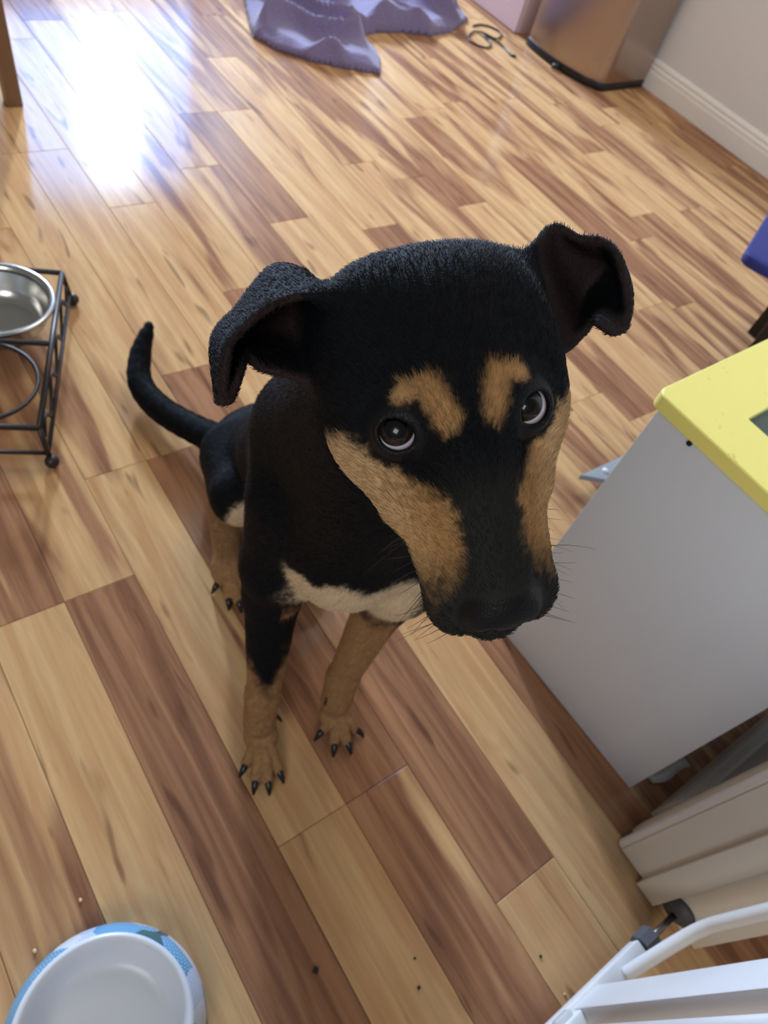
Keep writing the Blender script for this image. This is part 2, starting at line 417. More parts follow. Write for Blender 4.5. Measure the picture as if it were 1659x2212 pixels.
# ------------------------------------------------------------------ small blue chair
M_BLUE = plain('navy_vinyl', lin(22, 32, 104), 0.55, bump=0.2, bscale=400)
M_BLK = plain('black_metal', lin(18, 17, 16), 0.4)
c0 = at(1608, 547, 0.30); ex = np.array([0.92, 0.39, 0]); ey = np.array([0.30, -0.95, 0]); ex /= np.linalg.norm(ex); ey = np.array([ex[1], -ex[0], 0])
ch = empty('small_stool', tuple(c0 + ex * .15 + ey * .14 - np.array([0, 0, .3])), label='small stool with navy blue seat and black legs', cat='stool')
def cp(a, b, z): return tuple(c0[:2] + ex[:2] * a + ey[:2] * b) + (z,)
cm = rounded(0.155, 0.15, 0.03)
R2 = Matrix(((ex[0], ey[0], 0), (ex[1], ey[1], 0), (0, 0, 1)))
mid = Vector(cp(0.155, 0.15, 0))
prism('seat', [tuple((mid + R2 @ Vector((p[0], -p[1], 0)))[:2]) for p in cm], 0.272, 0.30, M_BLUE, ch, bevel=0.006, label='navy blue padded seat')
fl = at(1578, 822, 0)
for q in (0.0, 0.27):
    p_ = fl[:2] + ex[:2] * q
    v, f = sweep([(p_[0], p_[1], 0.0), (p_[0], p_[1], 0.276)], 0.020, 4, square=True); mesh('leg', v, f, M_BLK, ch)
v, f = sweep([tuple(fl[:2]) + (0.255,), tuple(fl[:2] + ex[:2] * .27) + (0.255,)], 0.010, 4, square=True); mesh('stretcher', v, f, M_BLK, ch)

# ------------------------------------------------------------------ baby gate across the doorway
gt = empty('baby_gate', (0.0, -0.243, 0.0), label='white metal baby gate with a tension bolt against the door jamb', cat='gate')
GY, GZ = -0.2435, 0.053
def bar(name, lo, hi, mat=M_GATE, bevel=0.003): return box(name, lo, hi, mat, gt, bevel)
bar('bottom_rail', (-0.62, GY - 0.0125, GZ - 0.024), (0.562, GY + 0.0135, GZ))
bar('gate_post', (0.428, GY - 0.0165, GZ - 0.002), (0.476, GY + 0.0085, 0.78))
bar('gate_post', (-0.56, GY - 0.0165, GZ - 0.002), (-0.512, GY + 0.0085, 0.78))
for x in (0.399, 0.315, 0.236, 0.167, 0.098, 0.029, -0.04, -0.109, -0.178, -0.247, -0.316, -0.385, -0.454):
    tube('upright', [(x, GY - 0.006, GZ - 0.004), (x, GY - 0.006, 0.775)], 0.0095, M_GATE, gt, 12)
bar('door_rail', (-0.555, GY - 0.016, GZ - 0.001), (0.47, GY + 0.006, GZ + 0.018))
bar('top_rail', (-0.57, GY - 0.0165, 0.76), (0.486, GY + 0.0085, 0.79))
tube('side_tube', smooth_path([(0.512, GY - 0.004, GZ + 0.006), (0.535, GY - 0.004, GZ + 0.028), (0.572, GY - 0.004, GZ + 0.070), (0.590, GY - 0.004, GZ + 0.105), (0.594, GY - 0.004, GZ + 0.16), (0.594, GY - 0.004, 0.42), (0.594, GY - 0.004, 0.70)], 6), 0.0092, M_GATE, gt, 14)
bar('latch_block', (0.392, GY - 0.015, GZ - 0.004), (0.42, GY + 0.014, GZ + 0.012), plain('clear_plastic', lin(200, 204, 204), 0.2))
def hexa(x0, x1, r, mat, name, n=6):
    v, f = sweep([(x0, GY + 0.001, GZ - 0.012), (x1, GY + 0.001, GZ - 0.012)], r, n); return mesh(name, v, f, mat, gt, smooth=n > 8)
hexa(0.5635, 0.588, 0.0175, M_GREYP, 'adjusting_nut', 8)
hexa(0.556, 0.642, 0.0048, M_STEEL, 'tension_bolt', 14)
v, f = [], []
pr = [(0.636, 0.0055), (0.6375, 0.014), (0.644, 0.024), (0.6502, 0.0255), (0.6502, 0.001)]
for (x, r) in pr:
    for k in range(28):
        a = 2 * math.pi * k / 28; v.append((x, GY + 0.001 + r * math.cos(a), GZ - 0.012 + r * math.sin(a)))
for i in range(len(pr) - 1):
    for k in range(28): f.append((i * 28 + k, i * 28 + (k + 1) % 28, (i + 1) * 28 + (k + 1) % 28, (i + 1) * 28 + k))
mesh('wall_cup', v, f, M_RUBBER, gt, smooth=True)

# ------------------------------------------------------------------ steel bin
M_CAN, ntc, bc = new_mat('brushed_steel')
bc.inputs['Base Color'].default_value = lin(176, 160, 150); bc.inputs['Metallic'].default_value = 1; bc.inputs['Roughness'].default_value = 0.30
bc.inputs['Anisotropic'].default_value = 0.5
M_CANB = plain('black_plastic', lin(20, 22, 26), 0.4)
cb = empty('trash_can', (2.75, 2.12, 0), label='brushed stainless steel trash can with black base', cat='trash can')
def can_poly(off=0.0):
    pts = []
    ya, yb = 1.905 - off, 2.325 + off
    xf = 2.628 - off
    pts += [(2.915, yb), (2.915, ya + 0.012)]
    # rounded near corner then a bowed front
    for k in range(7):
        a = math.radians(270 - 75 * k / 6); pts.append((xf + 0.045 + 0.045 * math.cos(a), ya + 0.045 + 0.045 * math.sin(a)))
    n = 14
    ys = np.linspace(ya + 0.06, yb - 0.03, n)
    for y in ys:
        t = (y - ya) / (yb - ya); pts.append((xf - 0.062 * math.sin(math.pi * min(1, t * 0.78)) , y))
    pts.append((xf - 0.020, yb - 0.006)); pts.append((xf, yb))
    return pts
prism('base_ring', can_poly(0.004), 0.0, 0.030, M_CANB, cb, bevel=0.004, label='black plastic base ring')
prism('body', can_poly(0.0), 0.028, 0.60, M_CAN, cb, label='brushed steel body')
prism('lid_rim', can_poly(0.004), 0.60, 0.635, M_CANB, cb, bevel=0.004)
prism('lid', can_poly(-0.01), 0.635, 0.655, M_CAN, cb, bevel=0.004)
for poly in cb.children:
    pass
tube('foot_pedal', [(2.545, 2.09, 0.012), (2.60, 2.09, 0.014)], 0.010, M_CANB, cb, 8)

# pink white cabinet behind the bin
M_PINK = plain('pink_white_paint', lin(214, 190, 198), 0.4)
cab = empty('cabinet', (2.76, 2.85, 0), label='pinkish white cabinet with a panelled front behind the trash can', cat='cabinet')
box('body', (2.606, 2.386, 0.0), (2.93, 3.30, 0.82), M_PINK, cab, 0.002)
# framed door
Y0, Y1, Z0, Z1, X0 = 2.390, 2.84, 0.004, 0.80, 2.590
bm = bmesh.new()
def vr(pts): return [bm.verts.new(p) for p in pts]
o_ = vr([(X0, Y0, Z0), (X0, Y1, Z0), (X0, Y1, Z1), (X0, Y0, Z1)]); w = 0.085
i_ = vr([(X0, Y0 + w, Z0 + w), (X0, Y1 - w, Z0 + w), (X0, Y1 - w, Z1 - w), (X0, Y0 + w, Z1 - w)])
j_ = vr([(X0 + .008, Y0 + w + .008, Z0 + w + .008), (X0 + .008, Y1 - w - .008, Z0 + w + .008), (X0 + .008, Y1 - w - .008, Z1 - w - .008), (X0 + .008, Y0 + w + .008, Z1 - w - .008)])
k_ = vr([(X0 + .017, Y0, Z0), (X0 + .017, Y1, Z0), (X0 + .017, Y1, Z1), (X0 + .017, Y0, Z1)])
for A, B in ((o_, i_), (i_, j_), (o_, k_)):
    for q in range(4): bm.faces.new((A[q], A[(q + 1) % 4], B[(q + 1) % 4], B[q]))
bm.faces.new(j_); bm.faces.new(k_)
dr = from_bm('door', bm, M_PINK, cab)
lathe('knob', [(0.0, 0.03), (0.012, 0.027), (0.014, 0.02), (0.006, 0.01), (0.006, 0)], (0, 0, 0), M_STEEL, None, n=20)
kn = bpy.data.objects['knob']; kn.rotation_euler = (0, -math.pi / 2, 0); kn.location = (X0, Y1 - 0.04, 0.5); kn.parent = dr; kn.matrix_parent_inverse = Matrix.Identity(4)
kn.location = (X0, Y1 - 0.04, 0.5)

# ------------------------------------------------------------------ wooden chair leg at the edge of the room
M_CHW = plain('brown_wood', lin(116, 84, 56), 0.45, var=0.2, vscale=18)
cw = empty('wooden_chair', (0.30, 2.25, 0), label='brown wooden dining chair leg on the laminate beside the glare', cat='chair')
b0 = at(29, 224, 0)
def leg(bx, by, tx, ty, z1=0.43, w=0.021):
    v, f = sweep([(bx, by, 0), (tx, ty, z1)], w * 1.3, 4, square=True); return mesh('leg', v, f, M_CHW, cw)
leg(b0[0], b0[1], b0[0] - 0.014, b0[1] + 0.012, w=0.0205)
for dx, dy in ((-0.40, 0.05), (-0.05, 0.42), (-0.42, 0.44)): leg(b0[0] + dx, b0[1] + dy, b0[0] + dx * .95 - .01, b0[1] + dy * .95)
box('seat', (b0[0] - 0.44, b0[1] - 0.01, 0.43), (b0[0] + 0.02, b0[1] + 0.46, 0.46), M_CHW, cw, 0.006)
box('backrest', (b0[0] - 0.45, b0[1] + 0.0, 0.46), (b0[0] - 0.425, b0[1] + 0.46, 0.92), M_CHW, cw, 0.006)

# ------------------------------------------------------------------ raised feeder stand with a steel bowl
M_IRON = plain('dark_wire', lin(58, 54, 52), 0.42, 0.6)
S0 = np.array([0.169, 0.895]); S1 = np.array([0.341, 1.270]); sdv = (S1 - S0); SL = np.linalg.norm(sdv); sdv = sdv / SL; spv = np.array([-sdv[1], sdv[0]])
SW = 0.212; SZ = 0.085
fd = empty('bowl_stand', tuple(S0 + sdv * SL / 2 + spv * SW / 2) + (0,), label='dark wire raised feeder stand holding a steel bowl', cat='feeder stand')
def sp3(a, b, z): p = S0 + sdv * a + spv * b; return (p[0], p[1], z)
R_ = 0.0048
for a, b in ((0, 0), (SL, 0), (SL, SW), (0, SW)):
    oa = -0.012 if a == 0 else 0.012; ob = -0.012 if b == 0 else 0.012
    tube('leg', [sp3(a, b, SZ), sp3(a + oa * .8, b + ob * .8, 0.016)], R_, M_IRON, fd, 8)
    bm = bmesh.new(); bmesh.ops.create_uvsphere(bm, u_segments=16, v_segments=10, radius=0.0125)
    bmesh.ops.translate(bm, vec=sp3(a + oa, b + ob, 0.0125), verts=bm.verts); from_bm('ball_foot', bm, M_IRON, fd, smooth=True)
for p, q in (((0, 0), (SL, 0)), ((0, SW), (SL, SW)), ((0, 0), (0, SW)), ((SL, 0), (SL, SW)), ((SL / 2, 0), (SL / 2, SW))):
    tube('top_rail', [sp3(p[0], p[1], SZ), sp3(q[0], q[1], SZ)], R_ * 1.1, M_IRON, fd, 8)
for b in (0, SW):
    tube('lower_rail', [sp3(-0.008, b - 0.008 if b == 0 else b + .008, 0.030), sp3(SL + 0.008, b - 0.008 if b == 0 else b + .008, 0.030)], R_ * .8, M_IRON, fd, 8)
    wv = [sp3(0.006 + (SL - 0.012) * t / 60, (b - 0.005) if b == 0 else b + 0.005, 0.057 + 0.023 * math.sin(2 * math.pi * 4.0 * t / 60)) for t in range(61)]
    tube('scroll_wire', wv, R_ * .7, M_IRON, fd, 6)
for a in (0,):
    tube('lower_rail', [sp3(a - .008, -0.008, 0.030), sp3(a - .008, SW + .008, 0.030)], R_ * .8, M_IRON, fd, 8)
for a in (0.25, 0.75):
    tube('bowl_ring', [sp3(SL * a + 0.094 * math.cos(2 * math.pi * k / 48), SW / 2 + 0.094 * math.sin(2 * math.pi * k / 48), SZ + 0.001) for k in range(48)], R_ * .8, M_IRON, fd, 8, closed=True)
M_SS = plain('stainless', lin(196, 196, 192), 0.24, 1.0, var=0.04, vscale=30)
bp_ = sp3(SL * 0.75, SW / 2, SZ)
lathe('steel_bowl', [(0.0, -0.052), (0.062, -0.052), (0.074, -0.048), (0.084, -0.03), (0.091, 0.002), (0.094, 0.010), (0.100, 0.0125), (0.1045, 0.0105), (0.105, 0.0065), (0.1015, 0.0055), (0.096, 0.006), (0.0925, 0.001), (0.086, -0.031), (0.0755, -0.0495), (0.063, -0.0535), (0.0, -0.0535)], bp_, M_SS, n=72, label='round stainless steel bowl set in the wire stand', cat='bowl')

# ------------------------------------------------------------------ patterned bowl on the floor
def bowl_mat():
    m, nt, b = new_mat('printed_glaze')
    tc = N(nt, 'ShaderNodeTexCoord')
    vo = N(nt, 'ShaderNodeTexVoronoi'); vo.inputs['Scale'].default_value = 26; vo.inputs['Randomness'].default_value = 1.0
    nz_ = N(nt, 'ShaderNodeTexNoise'); nz_.inputs['Scale'].default_value = 20
    mp = N(nt, 'ShaderNodeMapping'); mp.inputs['Scale'].default_value = (1, 1, 0.6)
    nt.links.new(tc.outputs['Object'], mp.inputs[0]); nt.links.new(mp.outputs[0], vo.inputs['Vector'])
    sp = N(nt, 'ShaderNodeSeparateColor'); nt.links.new(vo.outputs['Color'], sp.inputs[0])
    cr = N(nt, 'ShaderNodeValToRGB'); cr.color_ramp.interpolation = 'CONSTANT'
    cs = [(0, lin(96, 164, 204)), (0.22, lin(190, 206, 226)), (0.40, lin(92, 160, 196)), (0.58, lin(48, 104, 112)), (0.80, lin(214, 222, 232)), (0.90, lin(40, 84, 92))]
    el = cr.color_ramp.elements
    el[0].position, el[0].color = cs[0]; el[1].position, el[1].color = cs[1]
    for p, c in cs[2:]: e = el.new(p); e.color = c
    nt.links.new(sp.outputs[0], cr.inputs[0])
    # white dots in rows round the bowl
    sx = N(nt, 'ShaderNodeSeparateXYZ'); nt.links.new(tc.outputs['Object'], sx.inputs[0])
    th = math_node(nt, 'ARCTAN2', sx.outputs[1], sx.outputs[0])
    ca = math_node(nt, 'SINE', math_node(nt, 'MULTIPLY', th, 88)); cz = math_node(nt, 'SINE', math_node(nt, 'MULTIPLY', sx.outputs[2], 760))
    dots = smooth_range(nt, math_node(nt, 'MULTIPLY', ca, cz), 0.55, 0.8)
    dots = math_node(nt, 'MULTIPLY', dots, math_node(nt, 'GREATER_THAN', sp.outputs[1], 0.35))
    col = mixc(nt, math_node(nt, 'MULTIPLY', dots, 0.75), cr.outputs[0], lin(220, 232, 240))
    nt.links.new(col, b.inputs['Base Color']); b.inputs['Roughness'].default_value = 0.25
    return m
fb = empty('pet_bowl', (-0.055, 0.057, 0), label='white pet bowl with blue and teal patterned outside on the floor', cat='bowl')
o = lathe('shell', [(0.108, 0.0), (0.1125, 0.004), (0.1125, 0.010), (0.109, 0.030), (0.103, 0.046), (0.0975, 0.0565), (0.0965, 0.058)], (0, 0, 0), bowl_mat(), None, n=96, label='blue and teal printed outside')
o.parent = fb; 
o = lathe('lining', [(0.0965, 0.058), (0.0945, 0.061), (0.091, 0.0615), (0.0885, 0.0595), (0.0855, 0.048), (0.080, 0.028), (0.074, 0.015), (0.069, 0.0105), (0.060, 0.009), (0.0, 0.009)], (0, 0, 0), plain('white_melamine', lin(214, 218, 224), 0.28), None, n=96, label='white rim and inside')
o.parent = fb

# ------------------------------------------------------------------ towel
from mathutils import noise as mnoise
M_TOW, ntt, bt = new_mat('purple_terry')
tc = N(ntt, 'ShaderNodeTexCoord'); nn = N(ntt, 'ShaderNodeTexNoise'); nn.inputs['Scale'].default_value = 160; nn.inputs['Detail'].default_value = 4
ntt.links.new(tc.outputs['Object'], nn.inputs['Vector'])
ntt.links.new(mixc(ntt, nn.outputs['Fac'], lin(90, 80, 114), lin(136, 124, 154)), bt.inputs['Base Color'])
bb_ = N(ntt, 'ShaderNodeBump'); bb_.inputs['Strength'].default_value = 0.8; bb_.inputs['Distance'].default_value = 0.004
ntt.links.new(nn.outputs['Fac'], bb_.inputs['Height']); ntt.links.new(bb_.outputs['Normal'], bt.inputs['Normal'])
bt.inputs['Roughness'].default_value = 0.95; bt.inputs['Sheen Weight'].default_value = 0.4; bt.inputs['Specular IOR Level'].default_value = 0.1
poly = [at(*p, 0.0)[:2] for p in ((512, -40), (528, 10), (538, 60), (545, 82), (600, 112), (660, 133), (740, 150), (823, 164), (822, 132), (812, 112), (772, 84), (800, 75), (860, 72), (930, 80), (975, 72), (1012, 46), (985, 22), (950, 8), (915, 12), (880, -20), (800, -60), (640, -80))]
poly = np.array(poly)
def poly_sd(x, y):
    d = np.full(x.shape, 1e9); ins = np.zeros(x.shape, bool); n = len(poly)
    for i in range(n):
        a, b = poly[i], poly[(i + 1) % n]; e = b - a
        wx, wy = x - a[0], y - a[1]; t = np.clip((wx * e[0] + wy * e[1]) / (e @ e), 0, 1)
        d = np.minimum(d, np.hypot(wx - e[0] * t, wy - e[1] * t))
        c = ((a[1] > y) != (b[1] > y)) & (x < (b[0] - a[0]) * (y - a[1]) / (b[1] - a[1] + 1e-12) + a[0]); ins ^= c
    return np.where(ins, d, -d)
gs = 0.008
xs = np.arange(poly[:, 0].min() - .02, poly[:, 0].max() + .02, gs); ys = np.arange(poly[:, 1].min() - .02, poly[:, 1].max() + .02, gs)
GX, GY2 = np.meshgrid(xs, ys, indexing='ij'); SD = poly_sd(GX, GY2)
hgt = np.zeros_like(SD)
for i in range(len(xs)):
    for j in range(len(ys)):
        s_ = SD[i, j]
        if s_ < -0.02: continue
        x, y = xs[i], ys[j]
        wrp = mnoise.noise(Vector((x * 3.1, y * 3.1, 2.2))) * 0.35
        u_ = (x * 0.55 + y * 0.85) * 5.0 + wrp * 4; 
        rid = (1 - abs(math.sin(u_ * 2.6 + mnoise.noise(Vector((x * 5, y * 5, 7))) * 1.6))) ** 2.2
        rid2 = 0.5 + 0.5 * math.sin((x * 0.9 - y * 0.5) * 17 + 3.0 * mnoise.noise(Vector((x * 2.5, y * 2.5, 1.3))))
        edge = min(1, max(0, s_) / 0.05); e0 = min(1, max(0, s_) / 0.012) ** 0.5
        hgt[i, j] = e0 * 0.012 + edge * (0.062 * rid + 0.020 * max(0, rid2)) + 0.004 * edge
keep = SD > -0.001
idx = -np.ones(SD.shape, int); vv = []; 
for i, j in zip(*np.nonzero(keep)):
    idx[i, j] = len(vv); vv.append((xs[i], ys[j], hgt[i, j] + 0.002))
nt_ = len(vv); ff = []
vv += [(v_[0], v_[1], 0.0005) for v_ in vv]
ecount = {}
for i in range(len(xs) - 1):
    for j in range(len(ys) - 1):
        q = (idx[i, j], idx[i + 1, j], idx[i + 1, j + 1], idx[i, j + 1])
        if min(q) >= 0:
            ff.append(q); ff.append(tuple(k + nt_ for k in q[::-1]))
            for k in range(4): ecount[(q[k], q[(k + 1) % 4])] = 1
for (a, b) in list(ecount):
    if (b, a) not in ecount: ff.append((b, a, a + nt_, b + nt_))
mesh('towel', vv, ff, M_TOW, smooth=True, label='crumpled purple towel lying on the wood floor', cat='towel')

# black cable coming out from under the towel
cab_pts = [at(u_, v_, z_) for u_, v_, z_ in ((1022, 56, .004), (1036, 53, .004), (1060, 58, .004), (1083, 72, .004), (1072, 84, .006), (1046, 72, .007), (1024, 68, .005), (1012, 80, .004), (1020, 92, .004), (1052, 103, .004), (1060, 92, .007), (1045, 76, .009), (1062, 84, .008), (1085, 98, .005), (1103, 118, .004))]
cbl = empty('cable', tuple(cab_pts[0][:2]) + (0,), label='thin black cable looped on the floor beside the towel', cat='cable')
tube('cord', smooth_path(cab_pts, 8), 0.0036, M_BLK, cbl, 6)
tube('plug', [cab_pts[-1], cab_pts[-1] + np.array([0.012, -0.020, 0])], 0.006, M_BLK, cbl, 8)

# crumbs
M_CR = plain('dark_crumb', lin(30, 30, 22), 0.8); M_CRL = plain('pale_crumb', lin(226, 196, 150), 0.7)
for (u_, v_, r, mt, lb) in ((682, 2096, .0042, M_CR, 'dark green crumb on the dark plank beside the pet bowl'), (905, 2134, .0026, M_CR, 'tiny dark crumb on a light plank near the gate'),
                            (1168, 2066, .0022, M_CR, 'tiny dark speck on the light plank by the gate'), (75, 2054, .0028, M_CRL, 'pale crumb on the honey plank beside the pet bowl'),
                            (174, 1944, .0026, M_CRL, 'pale crumb on the brown plank above the pet bowl'), (896, 2070, .0018, M_CR, 'small dark fleck on a light plank between dog and gate'),
                            (1220, 2148, .0022, M_CRL, 'pale crumb against the bottom rail of the gate')):
    p = at(u_, v_, r * .6); bm = bmesh.new(); bmesh.ops.create_icosphere(bm, subdivisions=1, radius=r)
    for w_ in bm.verts: w_.co = Vector((w_.co.x * random.uniform(.7, 1.2), w_.co.y * random.uniform(.8, 1.3), w_.co.z * .6)) + Vector(p)
    from_bm('crumb', bm, mt, label=lb, cat='crumb', group='crumbs on the floor')

# ------------------------------------------------------------------ the dog
HO = np.array([0.25069, 0.21388, 0.82493])
HR = np.array([0.89877, -0.34946, 0.26475]); HF = np.array([-0.23864, -0.89652, -0.37324]); HN = np.array([-0.36779, -0.27227, 0.88916])
HB = np.array([HR, HF, HN])                    # world -> head axes (rows)
def hl(x, y, z): return HO + (x * HR + y * HF + z * HN) / 1000.0
def A(*p): return np.array(p, float)

PR = []      # (kind, data..., k, sign)
def cone(a, b, ra, rb, k=0.02): PR.append(('c', np.array(a, float), np.array(b, float), ra, rb, k, 1))
def ell(c, rad, k=0.02, axes=None, sign=1): PR.append(('e', np.array(c, float), np.array(rad, float), np.eye(3) if axes is None else np.array(axes), k, sign))
def hell(x, y, z, rx, ry, rz, k=10, sign=1): ell(hl(x, y, z), (rx / 1000, ry / 1000, rz / 1000), k / 1000, HB, sign)
def hcone(a, b, ra, rb, k=10, sign=1): PR.append(('c', hl(*a), hl(*b), ra / 1000, rb / 1000, k / 1000, sign))

# trunk
cone((.352, .335, .455), (.390, .42, .43), .080, .090, .03)
cone((.390, .42, .43), (.425, .53, .30), .090, .078, .03)
cone((.425, .53, .30), (.450, .64, .165), .078, .070, .02)
ell((.452, .675, .115), (.075, .085, .09), .03)
cone((.335, .300, .425), (.345, .335, .40), .062, .07, .03)          # forechest
# shoulder blades
ell((.318, .392, .50), (.034, .055, .085), .014)
# neck
cone((.350, .385, .525), hl(0, -14, -52), .080, .046, .04)
cone((.330, .300, .49), hl(0, 10, -44), .062, .036, .04)             # throat
# front legs: right (outer side towards the bowls) and left
cone((.298, .362, .47), (.290, .352, .36), .050, .042, .025)
cone((.290, .352, .36), (.287, .350, .30), .042, .034, .02)
cone((.287, .350, .30), (.268, .300, .11), .034, .021, .015)
cone((.266, .300, .11), (.258, .283, .06), .0225, .0225, .012)
cone((.400, .285, .46), (.412, .275, .36), .050, .046, .03)
cone((.412, .275, .36), (.408, .280, .30), .046, .035, .02)
cone((.408, .280, .30), (.380, .268, .11), .033, .021, .015)
cone((.380, .268, .11), (.371, .255, .06), .0225, .0225, .012)
# paws: each of four toes
TOES = {'fr': ((.258, .272, .034), [(533, 1648), (552, 1682), (578, 1684), (600, 1662)]),
        'fl': ((.371, .245, .034), [(700, 1575), (722, 1602), (748, 1600), (764, 1574)]),
        'rr': ((.340, .545, .030), [(473, 1258), (493, 1290), (513, 1296), (534, 1284)])}
TIPS = {}
for key, (pc_, tp) in TOES.items():
    pc_ = A(*pc_)
    ell(pc_ + A(0, 0, -.008), (.025, .026, .023), .010)
    TIPS[key] = []
    for (u_, v_) in tp:
        t_ = at(u_, v_, .012); r0 = .0125
        kn_ = pc_ * .42 + t_ * .58 + A(0, 0, .010)
        cone(pc_, kn_, .0125, .0088, .0020); cone(kn_, t_, .0088, .0082, .0010)
        TIPS[key].append((pc_, t_))
# right hind leg
cone((.415, .650, .160), (.362, .565, .195), .070, .042, .012)
cone((.362, .560, .205), (.388, .655, .070), .042, .026, .02)
cone((.388, .655, .045), (.345, .555, .034), .026, .021, .015)
# left hind leg
cone((.470, .645, .165), (.505, .525, .20), .075, .046, .03)
cone((.505, .525, .20), (.500, .635, .06), .042, .026, .02)
cone((.500, .635, .040), (.470, .520, .030), .026, .022, .015)
ell((.462, .492, .024), (.028, .034, .024), .015)
for q in (-.02, -.007, .007, .02): cone((.465 + q, .49, .022), (.455 + q * 1.3, .455 + abs(q) * .4, .013), .013, .011, .005)
# tail lying on the floor and curling back
tp_ = [A(.440, .735, .085)] + [at(*q) for q in ((470, 950, .075), (400, 917, .050), (340, 878, .042), (303, 828, .045), (304, 765, .06), (322, 706, .085))]
tr_ = [.028, .0255, .024, .023, .021, .0175, .0085]
sm = smooth_path(tp_, 3); rr_ = np.interp(np.linspace(0, 1, len(sm)), np.linspace(0, 1, len(tr_)), tr_)
for i in range(len(sm) - 1): cone(sm[i], sm[i + 1], rr_[i], rr_[i + 1], .008 if i else .03)

# head (millimetres in head axes: side, towards the nose, up)
hell(0, -1, 0, 63, 55, 44, 20)                      # skull
for s in (-1, 1): hell(s * 31, -21, -2, 29, 28, 30, 16)
hell(0, 28, 10, 46, 40, 33, 15)                     # forehead
for s in (-1, 1):
    hell(s * 40, 22, -8, 30, 44, 34, 18)            # temple and cheek
    hcone((s * 44, 48, -8), (s * 34, 84, -8), 19, 14, 16)
    hell(s * 21, 40, 30, 17, 15, 11, 10)            # brow
    hcone((s * 20, 84, -6), (s * 17, 138, -7), 21, 17.5, 12)   # flews
    hell(s * 19, 142, -10, 15, 17, 17, 8)
hcone((0, 50, 20), (0, 95, 15), 27, 22, 14)         # bridge
hcone((0, 95, 15), (0, 140, 9), 22, 19.5, 10)
hcone((0, 40, -30), (0, 135, -20), 30, 20, 14)      # lower jaw
hell(0, 151, -20, 17, 15, 12, 6)
for s in (-1, 1): hell(s * 11, 151, 6, 9.5, 9.5, 12, 4)
hell(0, 149, 11, 18.5, 12.5, 12.5, 3.5)               # nose leather
for s in (-1, 1):
    hell(s * 8.5, 163, 8, 4.2, 5, 4.6, 2, -1)       # nostrils
    hcone((s * 17, 158, 4), (s * 20, 150, 2), 2, 1.2, 2, -1)
hcone((0, 163, 6), (0, 164, -20), 1.2, 1.0, 1.5, -1)
EYES = []
for s in (-1, 1):
    ec = A(s * 33.5, 51.5, 21.5); od = A(s * .26, .44, .84); od = od / np.linalg.norm(od)
    hell(*ec, 15.4, 15.4, 15.4, 6)                  # lids
    PR.append(('e', hl(*ec), A(.0122, .0122, .0122), HB, .001, -1))
    wd = np.cross(A(0, 0, 1), od); wd = A(s * .80, -.50, -.02); wd = wd - od * (wd @ od); wd /= np.linalg.norm(wd); up = np.cross(od, wd)
    ax_ = np.array([wd, up, od]) @ HB               # lid opening: wide, narrow, deep
    PR.append(('e', hl(*(ec + od * 13.0)), A(.0098, .0081, .0075), ax_, .0015, -1))
    EYES.append((ec, od))

EAR_R = [[(-67.7, 13.5, -8.0), (-61.1, -7.8, -2.0), (-54.7, -32.5, 8.0), (-48.0, -26.6, 22.0)], [(-79.0, 2.8, -5.0), (-73.6, -32.3, -25.0), (-64.7, -58.1, -5.0), (-68.3, -31.4, 20.0)], [(-96.6, -4.1, 0.0), (-90.4, -37.0, -22.0), (-81.1, -63.1, -5.0), (-86.3, -27.0, 22.0)], [(-103.8, -11.1, 4.0), (-103.2, -25.1, -10.0), (-103.1, -41.6, -2.0), (-106.9, -13.7, 22.0)], [(-107.2, 0.3, 12.0), (-111.1, -7.4, 2.0), (-118.6, -23.9, 2.0), (-112.4, -3.1, 22.0)], [(-115.1, 17.0, 16.0), (-117.0, 16.4, 14.0), (-121.0, 13.1, 10.0), (-119.0, 17.5, 18.0)]]
EAR_L = [[(77.0, 13.0, -8.0), (75.2, -5.8, -4.0), (63.1, -30.6, 8.0), (62.2, -39.7, 10.0)], [(85.3, 8.2, -8.0), (98.9, -21.2, -25.0), (86.8, -42.8, -10.0), (82.7, -54.8, 5.0)], [(95.7, 0.5, -5.0), (111.3, -26.6, -22.0), (111.2, -39.5, -12.0), (94.1, -43.9, 8.0)], [(91.4, 6.2, 8.0), (111.1, -12.9, -8.0), (118.4, -27.9, -5.0), (105.8, -38.5, 10.0)], [(86.3, 11.5, 18.0), (102.8, 4.0, 5.0), (114.3, -5.4, 5.0), (110.0, -24.2, 14.0)], [(88.4, 15.9, 20.0), (95.5, 17.4, 14.0), (104.8, 13.9, 10.0), (109.3, 3.1, 12.0)]]
def ear_points(G):
    G = np.array(G)
    base = G[0] * 1.0; base[:, 0] *= 0.80; G = np.concatenate([base[None], G])       # root the ear in the skull
    rows = np.array([smooth_path(r, 14) for r in G])                                  # across
    cols = np.array([smooth_path(rows[:, j], 11) for j in range(rows.shape[1])])      # along
    return cols.reshape(-1, 3)
EP = np.concatenate([ear_points(EAR_R), ear_points(EAR_L)])
EW = HO + (EP @ HB) / 1000.0
ER_ = 0.0026

